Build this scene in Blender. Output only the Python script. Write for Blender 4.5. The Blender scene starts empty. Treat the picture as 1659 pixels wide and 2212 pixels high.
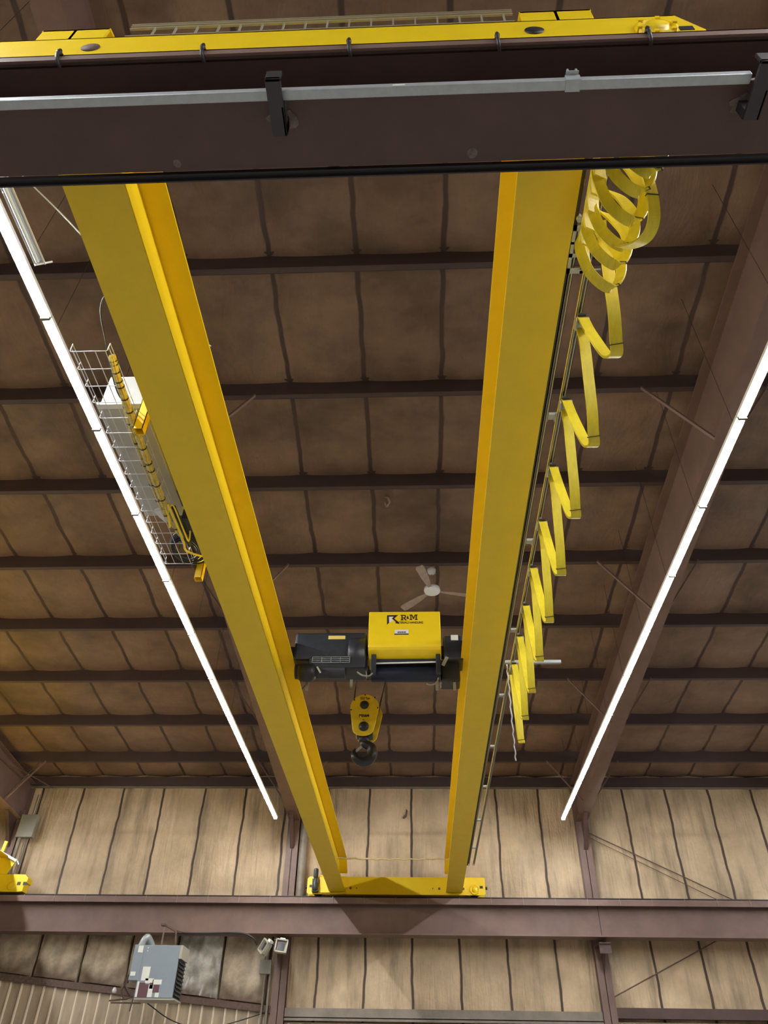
import bpy, math, random
from mathutils import Vector, Matrix
random.seed(4)
C = bpy.context.scene.collection
scene = bpy.context.scene
R = math.radians

# ------------------------------------------------------------------ camera, world, exposure
# heights are measured from the photographer's eye; the floor is 1.55 m below it
FLOOR = -1.55
cam_data = bpy.data.cameras.new('camera')
cam_data.sensor_fit = 'HORIZONTAL'
cam_data.sensor_width = 36.0
cam_data.lens = 36.0 * 1602.0 / 1659.0
cam_data.clip_start = 0.05
cam = bpy.data.objects.new('camera', cam_data)
C.objects.link(cam)
def _camrot():
    Y = Vector((911 - 829.5, -(2455 - 1106), 1602)).normalized()
    h = Vector((1, -.0207, 0))
    Z = h.cross(Y).normalized()
    if Z.y < 0: Z = -Z
    X = Z.cross(Y)
    if X.x < 0: X = -X
    # rows: world axes seen from the camera (right, up, forward)
    right = Vector((X.x, Y.x, Z.x)); up = Vector((X.y, Y.y, Z.y)); fwd = Vector((X.z, Y.z, Z.z))
    m = Matrix((right, up, -fwd)).transposed()
    return m.to_4x4()
cam.matrix_world = _camrot()
scene.camera = cam
scene.view_settings.view_transform = 'Standard'
scene.view_settings.look = 'None'
scene.view_settings.gamma = 1.0
scene.view_settings.use_curve_mapping = False
scene.view_settings.exposure = 0.0
STRIP = 185.0          # radiance of the lit LED lenses
LAMP_COL = (0.97, 0.98, 1.0)
world = bpy.data.worlds.new('world'); scene.world = world
world.use_nodes = True
world.node_tree.nodes['Background'].inputs[0].default_value = (0.5, 0.55, 0.6, 1)
world.node_tree.nodes['Background'].inputs[1].default_value = 0.02

# ------------------------------------------------------------------ materials
def newmat(name):
    m = bpy.data.materials.new(name); m.use_nodes = True
    return m, m.node_tree.nodes, m.node_tree.links, m.node_tree.nodes['Principled BSDF']
def pbr(name, col, rough=.5, metal=0.0, var=0.0, vscale=3.0, bump=0.0, bscale=40.0, spec=.5, col2=None, stretch=(1, 1, 1)):
    m, n, l, b = newmat(name)
    b.inputs['Base Color'].default_value = (*col, 1)
    b.inputs['Roughness'].default_value = rough
    b.inputs['Metallic'].default_value = metal
    b.inputs['Specular IOR Level'].default_value = spec
    tc = n.new('ShaderNodeTexCoord'); mp = n.new('ShaderNodeMapping')
    mp.inputs['Scale'].default_value = stretch
    l.new(tc.outputs['Object'], mp.inputs['Vector'])
    if var > 0:
        t = n.new('ShaderNodeTexNoise'); t.inputs['Scale'].default_value = vscale
        t.inputs['Detail'].default_value = 6; t.inputs['Roughness'].default_value = .65
        l.new(mp.outputs[0], t.inputs['Vector'])
        r = n.new('ShaderNodeValToRGB')
        r.color_ramp.elements[0].position = .36; r.color_ramp.elements[1].position = .64
        c2 = col2 or tuple(c * (1 - var) for c in col)
        r.color_ramp.elements[0].color = (*c2, 1); r.color_ramp.elements[1].color = (*col, 1)
        l.new(t.outputs['Fac'], r.inputs[0]); l.new(r.outputs[0], b.inputs['Base Color'])
    if bump > 0:
        t = n.new('ShaderNodeTexNoise'); t.inputs['Scale'].default_value = bscale
        t.inputs['Detail'].default_value = 4
        l.new(mp.outputs[0], t.inputs['Vector'])
        bp = n.new('ShaderNodeBump'); bp.inputs['Strength'].default_value = bump; bp.inputs['Distance'].default_value = .02
        l.new(t.outputs['Fac'], bp.inputs['Height']); l.new(bp.outputs[0], b.inputs['Normal'])
    return m
def emat(name, col, s):
    m, n, l, b = newmat(name)
    b.inputs['Base Color'].default_value = (.9, .9, .9, 1)
    b.inputs['Emission Color'].default_value = (*col, 1)
    b.inputs['Emission Strength'].default_value = s
    return m
def blanket(name, col, dirt, soot, x0, pitch, seamcol, seamw, streak, bump, sbump):
    """vinyl faced insulation: blotchy colour, stains, dark seams every `pitch` metres along x"""
    m, n, l, b = newmat(name)
    b.inputs['Roughness'].default_value = .55
    tc = n.new('ShaderNodeTexCoord')
    def noise(scale, mapscale, detail=6, rough=.6, dist=0):
        mp = n.new('ShaderNodeMapping'); mp.inputs['Scale'].default_value = mapscale
        l.new(tc.outputs['Object'], mp.inputs['Vector'])
        t = n.new('ShaderNodeTexNoise'); t.inputs['Scale'].default_value = scale
        t.inputs['Detail'].default_value = detail; t.inputs['Roughness'].default_value = rough
        t.inputs['Distortion'].default_value = dist
        l.new(mp.outputs[0], t.inputs['Vector']); return t
    def ramp(src, p0, p1):
        r = n.new('ShaderNodeMapRange'); r.inputs['From Min'].default_value = p0; r.inputs['From Max'].default_value = p1
        l.new(src, r.inputs['Value']); return r.outputs[0]
    def mix(fac, a, c):
        x = n.new('ShaderNodeMix'); x.data_type = 'RGBA'
        l.new(fac, x.inputs[0])
        if isinstance(a, tuple): x.inputs[6].default_value = (*a, 1)
        else: l.new(a, x.inputs[6])
        if isinstance(c, tuple): x.inputs[7].default_value = (*c, 1)
        else: l.new(c, x.inputs[7])
        return x.outputs[2]
    a = mix(ramp(noise(.9, (1, 1, 1), 8, .65).outputs['Fac'], .38, .66), col, dirt)
    a2 = mix(ramp(noise(1.0, streak, 6, .6).outputs['Fac'], .50, .78), a, soot)
    # fine mottling
    a3 = mix(ramp(noise(9, (1, 1, 1), 4, .7).outputs['Fac'], .55, .95), a2, dirt)
    # seams (wobbly dark tape)
    sx = n.new('ShaderNodeSeparateXYZ'); l.new(tc.outputs['Object'], sx.inputs[0])
    wob = noise(1.3, (1, 1, 1), 2)
    def math_(op, i, v=None, j=None):
        q = n.new('ShaderNodeMath'); q.operation = op
        l.new(i, q.inputs[0])
        if j is not None: l.new(j, q.inputs[1])
        elif v is not None: q.inputs[1].default_value = v
        return q.outputs[0]
    w = math_('MULTIPLY', math_('SUBTRACT', wob.outputs['Fac'], .5), .11)
    xx = math_('ADD', math_('SUBTRACT', sx.outputs[0], x0), None, w)
    fr = math_('FRACT', math_('ADD', math_('DIVIDE', xx, pitch), .5))
    d = math_('ABSOLUTE', math_('SUBTRACT', fr, .5))
    sm = n.new('ShaderNodeMapRange'); sm.inputs['From Min'].default_value = seamw / pitch
    sm.inputs['From Max'].default_value = seamw * .55 / pitch
    l.new(d, sm.inputs['Value'])
    out = mix(sm.outputs[0], a3, seamcol)
    l.new(out, b.inputs['Base Color'])
    t = noise(1.0, sbump, 5, .6, .6); t2 = noise(14, (1, 1, 1), 3)
    ad = math_('ADD', t.outputs['Fac'], None, math_('MULTIPLY', t2.outputs['Fac'], .12))
    bp = n.new('ShaderNodeBump'); bp.inputs['Strength'].default_value = bump; bp.inputs['Distance'].default_value = .08
    l.new(ad, bp.inputs['Height']); l.new(bp.outputs[0], b.inputs['Normal'])
    return m

M = {}
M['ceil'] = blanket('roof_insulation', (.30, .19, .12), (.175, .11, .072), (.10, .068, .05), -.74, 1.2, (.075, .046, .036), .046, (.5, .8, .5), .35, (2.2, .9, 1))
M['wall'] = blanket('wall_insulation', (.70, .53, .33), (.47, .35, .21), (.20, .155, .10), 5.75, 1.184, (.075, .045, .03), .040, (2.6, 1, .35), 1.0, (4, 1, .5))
M['wall2'] = blanket('wall_insulation_grey', (.42, .36, .27), (.25, .20, .15), (.10, .075, .055), 5.75, 1.184, (.03, .02, .015), .035, (1.4, 1, 1.0), .9, (3, 1, 1.6))
M['side'] = pbr('side_wall_insulation', (.34, .25, .17), .6, var=.3)
M['floor'] = pbr('concrete_floor', (.25, .235, .215), .6, var=.15, vscale=.8)
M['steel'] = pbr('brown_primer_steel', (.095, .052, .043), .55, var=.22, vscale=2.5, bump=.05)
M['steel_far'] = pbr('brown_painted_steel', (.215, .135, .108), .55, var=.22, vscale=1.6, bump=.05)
M['purlin'] = pbr('purlin_steel', (.085, .055, .052), .5, var=.15)
M['bracket'] = pbr('bracket_steel', (.055, .05, .052), .45, .4, var=.2)
M['weld'] = pbr('weld_burn', (.22, .17, .15), .7, .2, var=.5, vscale=25)
M['galv'] = pbr('galvanised_bar', (.46, .50, .51), .42, .35, var=.12, vscale=20)
M['galv2'] = pbr('galvanised_channel', (.50, .48, .38), .4, .5, var=.12, vscale=12)
M['yellow'] = pbr('crane_yellow_paint', (.90, .64, .010), .38, var=.05, vscale=4, bump=.03, bscale=60)
M['yellow_plate'] = pbr('hook_block_yellow', (.88, .64, .03), .42, var=.14, vscale=9)
M['cable'] = pbr('yellow_flat_cable', (.86, .70, .035), .42, var=.12, vscale=10, stretch=(3, 1, 1))
M['cable_dirty'] = pbr('yellow_cable_bundle', (.74, .60, .16), .5, var=.4, vscale=30)
M['rope'] = pbr('pale_yellow_rope', (.78, .62, .28), .6, var=.3, vscale=40)
M['black'] = pbr('black_rubber', (.02, .02, .022), .45)
M['dark'] = pbr('dark_blue_grey_machine', (.030, .034, .042), .42, .1, var=.3, vscale=8)
M['navy'] = pbr('navy_drum', (.012, .016, .035), .38, .2)
M['ink'] = pbr('black_lettering', (.03, .012, .008), .5)
M['label'] = pbr('pale_label', (.75, .76, .68), .5)
M['ylabel'] = pbr('yellow_label', (.78, .60, .16), .5)
M['white'] = pbr('white_painted_metal', (.78, .78, .76), .45)
M['fan'] = pbr('aged_fan_metal', (.42, .33, .26), .45, var=.25, vscale=10)
M['wire'] = pbr('zinc_wire', (.70, .72, .78), .35, .5)
M['chrome'] = pbr('worn_hook_steel', (.06, .06, .065), .32, .6, var=.3)
M['heater'] = pbr('blue_grey_enamel', (.25, .295, .335), .45, var=.06)
M['heater2'] = pbr('beige_underside', (.42, .40, .32), .5)
M['maroon'] = pbr('maroon_sticker', (.12, .05, .06), .5)
M['grey'] = pbr('grey_box', (.27, .26, .21), .55, var=.15)
M['cab'] = pbr('cabinet_grey', (.50, .50, .46), .45, var=.1)
M['pipe'] = pbr('dusty_pipe', (.26, .22, .17), .5, var=.25)
M['liner'] = pbr('ribbed_liner', (.50, .40, .27), .5, var=.35, vscale=1.5, stretch=(2, 1, .4))
M['rib'] = pbr('liner_rib', (.80, .69, .52), .45)
M['led'] = emat('lit_led_lens', LAMP_COL, STRIP)
M['lens_off'] = pbr('unlit_lens', (.62, .70, .78), .3)
M['alu'] = pbr('aluminium_reflector', (.66, .70, .76), .25, .85)
M['rust'] = pbr('rusty_steel', (.16, .10, .075), .7, var=.4, vscale=20)
M['glassdark'] = pbr('flood_glass', (.05, .05, .06), .15)

# ------------------------------------------------------------------ mesh builder
class MB:
    def __init__(s): s.v = []; s.f = []; s.sm = []
    def add(s, vs, fs, smooth=False):
        o = len(s.v); s.v += [Vector(v) for v in vs]; s.f += [tuple(i + o for i in f) for f in fs]; s.sm += [smooth] * len(fs); return s
    def box(s, x0, x1, y0, y1, z0, z1):
        vs = [(x, y, z) for x in (x0, x1) for y in (y0, y1) for z in (z0, z1)]
        return s.add(vs, [(0, 1, 3, 2), (4, 6, 7, 5), (0, 4, 5, 1), (2, 3, 7, 6), (0, 2, 6, 4), (1, 5, 7, 3)])
    def prism(s, poly, a, b):
        """poly: list of 3D points; extruded from offset a to offset b (vectors)"""
        n = len(poly); A = [Vector(p) + Vector(a) for p in poly]; B = [Vector(p) + Vector(b) for p in poly]
        fs = [tuple(range(n)), tuple(range(2 * n - 1, n - 1, -1))] + [(i, i + n, (i + 1) % n + n, (i + 1) % n) for i in range(n)]
        return s.add(A + B, fs)
    def bar(s, p, q, w, h=None, up=(0, 0, 1)):
        p = Vector(p); q = Vector(q); h = h or w; d = (q - p).normalized(); u = Vector(up)
        if abs(d.dot(u)) > .98: u = Vector((0, 1, 0))
        a = d.cross(u).normalized() * w / 2; b = a.cross(d).normalized() * h / 2
        vs = [c + i * a + j * b for c in (p, q) for i, j in ((-1, -1), (1, -1), (1, 1), (-1, 1))]
        return s.add(vs, [(0, 1, 2, 3), (7, 6, 5, 4), (0, 4, 5, 1), (1, 5, 6, 2), (2, 6, 7, 3), (3, 7, 4, 0)])
    def tube(s, pts, r, n=10, cap=True):
        pts = [Vector(p) for p in pts]; rings = []
        rr = r if isinstance(r, (list, tuple)) else [r] * len(pts)
        t0 = (pts[1] - pts[0]).normalized(); u = Vector((0, 0, 1))
        if abs(t0.dot(u)) > .95: u = Vector((1, 0, 0))
        a = t0.cross(u).normalized()
        for i, p in enumerate(pts):
            t = (pts[min(i + 1, len(pts) - 1)] - pts[max(i - 1, 0)]).normalized()
            a = (a - t * a.dot(t)).normalized(); b = t.cross(a)
            rings.append([p + rr[i] * (math.cos(2 * math.pi * k / n) * a + math.sin(2 * math.pi * k / n) * b) for k in range(n)])
        vs = [v for g in rings for v in g]; fs = []
        for i in range(len(pts) - 1):
            for k in range(n):
                fs.append((i * n + k, i * n + (k + 1) % n, (i + 1) * n + (k + 1) % n, (i + 1) * n + k))
        s.add(vs, fs, True)
        if cap:
            s.add(rings[0], [tuple(range(n - 1, -1, -1))]); s.add(rings[-1], [tuple(range(n))])
        return s
    def cyl(s, p, q, r, n=20): return s.tube([p, q], r, n)
    def lathe(s, c, axis, prof, n=24):
        """prof: (radius, distance along axis)"""
        ax = Vector(axis).normalized(); u = Vector((0, 0, 1)) if abs(ax.z) < .9 else Vector((1, 0, 0))
        a = ax.cross(u).normalized(); b = ax.cross(a); c = Vector(c); vs = []
        for r, h in prof:
            vs += [c + ax * h + r * (math.cos(2 * math.pi * k / n) * a + math.sin(2 * math.pi * k / n) * b) for k in range(n)]
        fs = [(i * n + k, i * n + (k + 1) % n, (i + 1) * n + (k + 1) % n, (i + 1) * n + k) for i in range(len(prof) - 1) for k in range(n)]
        s.add(vs, fs, True); return s
    def ribbon(s, pts, widths, w, t):
        """flat cable through pts; widths = width direction per point"""
        n = len(pts); vs = []
        for i, p in enumerate(pts):
            tg = (pts[min(i + 1, n - 1)] - pts[max(i - 1, 0)]).normalized()
            a = (widths[i] - tg * widths[i].dot(tg)).normalized(); b = tg.cross(a)
            vs += [p + a * w / 2 * x + b * t / 2 * y for x, y in ((-1, -1), (1, -1), (1, 1), (-1, 1))]
        fs = [(i * 4 + k, i * 4 + (k + 1) % 4, i * 4 + 4 + (k + 1) % 4, i * 4 + 4 + k) for i in range(n - 1) for k in range(4)]
        fs += [(3, 2, 1, 0), (n * 4 - 4, n * 4 - 3, n * 4 - 2, n * 4 - 1)]
        return s.add(vs, fs)
    def ibeam(s, prof_f, Y0, Y1, x, w, z0f, z1f, tw=.014, tf=.022, wt=None, seg=1):
        """I section running along Y; z0f/z1f give bottom and top height at Y"""
        wt = wt or w
        for k in range(seg):
            a = Y0 + (Y1 - Y0) * k / seg; b = Y0 + (Y1 - Y0) * (k + 1) / seg
            def quad(xa, xb, f0, f1):
                vs = [(X, Yy, f(Yy)) for X in (xa, xb) for Yy in (a, b) for f in (f0, f1)]
                s.add(vs, [(0, 1, 3, 2), (4, 6, 7, 5), (0, 4, 5, 1), (2, 3, 7, 6), (0, 2, 6, 4), (1, 5, 7, 3)])
            quad(x - w / 2, x + w / 2, z0f, lambda q: z0f(q) + tf)
            quad(x - wt / 2, x + wt / 2, lambda q: z1f(q) - tf, z1f)
            quad(x - tw / 2, x + tw / 2, lambda q: z0f(q) + tf * .5, lambda q: z1f(q) - tf * .5)
        return s
    def build(s, name, mat, parent=None, origin=None, bevel=0.0):
        me = bpy.data.meshes.new(name)
        if parent is not None:
            r = parent
            while r.parent is not None: r = r.parent
            o0 = r.location.copy()
        else:
            o0 = Vector(origin) if origin else Vector(((min(v.x for v in s.v) + max(v.x for v in s.v)) / 2, (min(v.y for v in s.v) + max(v.y for v in s.v)) / 2, min(v.z for v in s.v)))
        me.from_pydata([v - o0 for v in s.v], [], s.f); me.update()
        me.polygons.foreach_set('use_smooth', s.sm)
        mats = mat if isinstance(mat, (list, tuple)) else [mat]
        for m_ in mats: me.materials.append(M[m_] if isinstance(m_, str) else m_)
        import bmesh
        bm = bmesh.new(); bm.from_mesh(me); bmesh.ops.recalc_face_normals(bm, faces=bm.faces); bm.to_mesh(me); bm.free()
        ob = bpy.data.objects.new(name, me); C.objects.link(ob)
        if parent is not None: ob.parent = parent
        else: ob.location = o0
        if bevel:
            bv = ob.modifiers.new('bevel', 'BEVEL'); bv.width = bevel; bv.segments = 2; bv.limit_method = 'ANGLE'; bv.angle_limit = R(50)
        return ob
def empty(name, loc, label, cat, group=None):
    o = bpy.data.objects.new(name, None); C.objects.link(o); o.location = loc; o.empty_display_size = .1
    return tag(o, label, cat, group)
def tag(o, label, cat, group=None, kind=None):
    o['label'] = label; o['category'] = cat
    if group: o['group'] = group
    if kind: o['kind'] = kind
    return o
def struct(o): o['kind'] = 'structure'; return o
def dup(o, delta, label, group=None):
    r = o.copy(); C.objects.link(r); r.location = o.location + Vector(delta); r['label'] = label
    if group: r['group'] = group
    def rec(a, b):
        for ch in list(a.children):
            if ch == b or ch.name == r.name: continue
            c = ch.copy(); C.objects.link(c); c.parent = b; rec(ch, c)
    rec(o, r)
    return r
def catmull(P, n=8):
    P = [Vector(p) for p in P]; Q = [P[0] * 2 - P[1]] + P + [P[-1] * 2 - P[-2]]; out = []
    for i in range(1, len(Q) - 2):
        for k in range(n):
            t = k / n; a, b, c, d = Q[i - 1:i + 3]
            out.append(.5 * ((2 * b) + (c - a) * t + (2 * a - 5 * b + 4 * c - d) * t * t + (3 * b - a - 3 * c + d) * t ** 3))
    out.append(P[-1]); return out
def text(s, size, loc, parent, mat='ink', name='lettering', offset=0.0, sx=1.0, sz=1.0, extrude=.002, n=(0, -1, 0), shear=0):
    cu = bpy.data.curves.new(name, 'FONT'); cu.body = s; cu.size = size; cu.extrude = extrude; cu.offset = offset
    cu.align_x = 'CENTER'; cu.align_y = 'CENTER'; cu.shear = shear
    t = bpy.data.objects.new('tmp', cu)
    me = bpy.data.meshes.new_from_object(t); bpy.data.objects.remove(t); me.name = name
    me.transform(Matrix.Translation(Vector(loc)) @ Matrix.Rotation(R(90), 4, 'X') @ Matrix.Diagonal((sx, sz, 1, 1)))
    r = parent
    while r.parent is not None: r = r.parent
    me.transform(Matrix.Translation(-r.location))
    me.materials.clear(); me.materials.append(M[mat])
    o = bpy.data.objects.new(name, me); C.objects.link(o); o.parent = parent
    return o

# ------------------------------------------------------------------ key dimensions
K = 1.019
WALL = 21.3
XL, XR, YB = -19.2, 20.0, -12.0
COLX = (-11.2, -3.39, 4.44, 12.25)
def roofz(y): return 7.5 * K + .083 * (WALL - y) + .31        # underside of the blanket
def purlz(y): return 7.5 * K + .083 * (WALL - y)              # underside of the purlins
def raftz(y): return 6.60 + .078 * (21.0 - y)                 # underside of the rafters
PURL = [y * K for y in (19.375, 17.41, 15.385, 13.37, 11.37, 9.36, 7.43, 5.38, 3.38)]
y = PURL[-1]
while y > YB + 2.2: y -= 2.03; PURL.append(y)

# ------------------------------------------------------------------ shell
struct(MB().box(XL, XR, YB, WALL + .3, FLOOR - .1, FLOOR).build('floor', 'floor'))
def sheet(name, mat, P, nu, nv, disp, faceup=False):
    vs = []; fs = []
    for j in range(nv + 1):
        for i in range(nu + 1): vs.append(P(i / nu, j / nv, disp(i / nu, j / nv)))
    for j in range(nv):
        for i in range(nu):
            a = j * (nu + 1) + i; fs.append((a, a + 1, a + nu + 2, a + nu + 1))
    o = MB().add(vs, fs, True).build(name, mat, origin=(0, 0, 0)); return struct(o)
edges = sorted([YB] + PURL + [WALL])
def bulge(x, x0, pitch, sharp=.42):
    t = abs(math.sin(math.pi * (x - x0) / pitch)); return t ** sharp
def ceil_d(u, v):
    x = XL + (XR - XL) * u; yy = YB + (WALL - YB) * v
    k = max([i for i, e in enumerate(edges) if e <= yy + 1e-6] or [0]); k = min(k, len(edges) - 2)
    f = (yy - edges[k]) / (edges[k + 1] - edges[k])
    return .09 * bulge(x, -.74, 1.2) * (.35 + .65 * math.sin(math.pi * min(max(f, 0), 1)) ** .5)
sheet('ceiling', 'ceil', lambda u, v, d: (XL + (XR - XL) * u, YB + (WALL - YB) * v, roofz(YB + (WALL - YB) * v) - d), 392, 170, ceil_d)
def wall_d(u, v):
    x = XL + (XR - XL) * u
    return .07 * bulge(x, 5.75, 1.184) + .012 * math.sin(7.3 * x + 5 * v) * math.sin(11 * v + x)
WZ0 = 2.28
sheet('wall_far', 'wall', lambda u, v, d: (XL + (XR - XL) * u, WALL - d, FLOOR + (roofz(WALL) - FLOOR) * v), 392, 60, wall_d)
struct(MB().box(XL, XR, YB - .1, YB, FLOOR, roofz(YB) + .1).build('wall_near', 'side'))
def sidewall(name, x0, x1):
    p = [(x0, YB, FLOOR), (x0, WALL, FLOOR), (x0, WALL, roofz(WALL)), (x0, YB, roofz(YB))]
    struct(MB().prism(p, (0, 0, 0), (x1 - x0, 0, 0)).build(name, 'side'))
sidewall('wall_left', XL - .1, XL); sidewall('wall_right', XR, XR + .1)
struct(MB().box(XL, XR, WALL - .22, WALL - .02, 7.5 * K - .02, 7.5 * K + .2).build('trim_1', 'purlin'))
struct(MB().box(XL, XR, WALL - .10, WALL - .05, 7.5 * K - .075, 7.5 * K - .025).build('trim_2', 'pipe'))

# roof purlins (Z section), one object each
ordw = ['first', 'second', 'third', 'fourth', 'fifth', 'sixth', 'seventh', 'eighth', 'ninth']
p0 = None
def purlin_mesh(yy):
    z = purlz(yy); m = MB()
    m.box(XL + .05, XR - .05, yy - .004, yy + .004, z, z + .30)
    m.box(XL + .05, XR - .05, yy, yy + .09, z, z + .008)
    m.box(XL + .05, XR - .05, yy + .082, yy + .09, z, z + .022)
    m.box(XL + .05, XR - .05, yy - .07, yy, z + .292, z + .30)
    return m
for i, yy in enumerate(PURL[:9]):   # those the photograph can see
    lab = 'dark steel roof purlin, ' + ordw[i] + ' from the far wall'
    if p0 is None:
        p0 = purlin_mesh(yy).build('roof_purlin', 'purlin'); tag(p0, lab, 'roof beam', 'roof purlins'); y0 = yy
    else:
        q = p0.copy(); C.objects.link(q); q.location = p0.location + Vector((0, yy - y0, purlz(yy) - purlz(y0))); q['label'] = lab

# wall girts and liner at the bottom
tag(MB().box(COLX[1] + .17, COLX[2] - .17, WALL - .27, WALL - .08, 2.10, 2.30).box(COLX[1] + .17, COLX[2] - .17, WALL - .27, WALL - .25, 2.05, 2.12).build('wall_girt', 'pipe'),
    'horizontal brown wall girt between the two middle columns', 'beam', 'wall girts')
tag(MB().box(COLX[2] + .17, COLX[3] - .17, WALL - .27, WALL - .08, 2.18, 2.39).build('wall_girt', 'steel'),
    'dark wall girt at the lower right, right of the right column', 'beam', 'wall girts')
tag(MB().bar((COLX[0] + .1, WALL - .17, 2.93), (COLX[1] - .17, WALL - .17, 2.26), .12, .14).build('wall_girt', 'rust'),
    'sooty sloping wall girt behind the unit heater', 'beam', 'wall girts')
def liner(x0, x1, zt0, zt1, label):
    r = empty('liner_panel', ((x0 + x1) / 2, WALL - .14, FLOOR), label, 'wall panel', 'ribbed liner panels')
    f = lambda x: zt0 + (zt1 - zt0) * (x - x0) / (x1 - x0)
    MB().prism([(x0, 0, FLOOR), (x1, 0, FLOOR), (x1, 0, f(x1)), (x0, 0, f(x0))], (0, WALL - .14, 0), (0, WALL - .10, 0)).build('panel', 'liner', r)
    m = MB(); x = x0 + .1
    while x < x1 - .05:
        m.prism([(x - .028, WALL - .14, 0), (x + .028, WALL - .14, 0), (x + .014, WALL - .175, 0), (x - .014, WALL - .175, 0)], (0, 0, FLOOR), (0, 0, f(x) - .03)); x += .285
    m.build('ribs', 'rib', r)
liner(COLX[0] + .16, COLX[1] - .17, 2.88, 2.22, 'ribbed tan liner panel under the sloping girt at the lower left')
liner(COLX[1] + .17, COLX[2] - .17, 2.03, 2.03, 'ribbed tan liner panel under the middle wall girt')
liner(COLX[2] + .17, COLX[3] - .17, 2.12, 2.12, 'ribbed tan liner panel under the lower right girt')
# grey sagging blankets behind the heater
def panel(x0, x1, z0a, z0b, z1, mat, name, label, amp, seed):
    rnd = random.Random(seed); ph = [rnd.uniform(0, 6) for _ in range(4)]
    nu, nv = 44, 44; vs = []; fs = []
    for j in range(nv + 1):
        for i in range(nu + 1):
            u = i / nu; v = j / nv; x = x0 + (x1 - x0) * u; z0 = z0a + (z0b - z0a) * u
            d = .10 * (abs(math.sin(math.pi * u)) ** .6) + amp * math.sin(9 * u + 6 * v + ph[0]) * math.sin(7 * v - 5 * u + ph[1]) + amp * .7 * math.sin((18 + 9 * v) * u - 9 * v + ph[2]) * v ** .5
            d = max(d, .0) + .065
            vs.append((x, WALL - .05 - d, z0 + (z1 - z0) * v))
    for j in range(nv):
        for i in range(nu):
            a = j * (nu + 1) + i; fs.append((a, a + 1, a + nu + 2, a + nu + 1))
    o = MB().add(vs, fs, True).build(name, mat); tag(o, label, 'insulation', 'sagging insulation blankets under the far runway beam'); return o
def seamx(k): return 5.75 + 1.184 * k
def sooty(name, *a, **k):
    m = pbr(name, *a, **k); n = m.node_tree.nodes; l = m.node_tree.links; b = n['Principled BSDF']
    src = b.inputs['Base Color'].links[0].from_socket
    tc = n.new('ShaderNodeTexCoord'); sx = n.new('ShaderNodeSeparateXYZ'); l.new(tc.outputs['Object'], sx.inputs[0])
    t = n.new('ShaderNodeTexNoise'); t.inputs['Scale'].default_value = 3.0; l.new(tc.outputs['Object'], t.inputs['Vector'])
    ad = n.new('ShaderNodeMath'); ad.operation = 'MULTIPLY_ADD'; l.new(t.outputs['Fac'], ad.inputs[0]); ad.inputs[1].default_value = .7; l.new(sx.outputs[2], ad.inputs[2])
    mr = n.new('ShaderNodeMapRange'); mr.inputs['From Min'].default_value = .80; mr.inputs['From Max'].default_value = .42; mr.inputs['To Max'].default_value = .85; l.new(ad.outputs[0], mr.inputs['Value'])
    x = n.new('ShaderNodeMix'); x.data_type = 'RGBA'; l.new(mr.outputs[0], x.inputs[0]); l.new(src, x.inputs[6]); x.inputs[7].default_value = (.11, .065, .04, 1)
    l.new(x.outputs[2], b.inputs['Base Color']); return m
M['blank_a'] = sooty('stained_blanket', (.74, .62, .44), .6, var=.6, vscale=1.2, bump=.5, bscale=4, col2=(.27, .21, .14))
M['blank_b'] = sooty('grey_plastic_blanket', (.74, .73, .64), .28, var=.5, vscale=2.6, bump=1.0, bscale=3, col2=(.34, .33, .28))
sl = lambda x: 2.97 + (2.28 - 2.97) * (x - COLX[0]) / (COLX[1] - COLX[0])
for k, mt, am, lb in ((-14, 'blank_a', .02, 'sooty insulation blanket under the runway beam at the left picture edge'),
                      (-13, 'blank_a', .03, 'stained insulation blanket with grey smudges, second from the left edge under the beam'),
                      (-12, 'blank_a', .045, 'wrinkled brown insulation blanket just left of the unit heater'),
                      (-11, 'blank_a', .02, 'creased insulation blanket directly behind the unit heater'),
                      (-10, 'blank_b', .06, 'crumpled grey shiny insulation blanket just right of the unit heater'),
                      (-9, 'blank_a', .02, 'smooth tan insulation blanket left of the flood lights')):
    a = seamx(k) + .035; b = seamx(k + 1) - .035
    a = max(a, COLX[0] + .18); b = min(b, COLX[1] - .19)
    if b > a + .1: panel(a, b, sl(a) + .07, sl(b) + .07, 4.2, mt, 'insulation_blanket', lb, am, k + 50)

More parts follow.
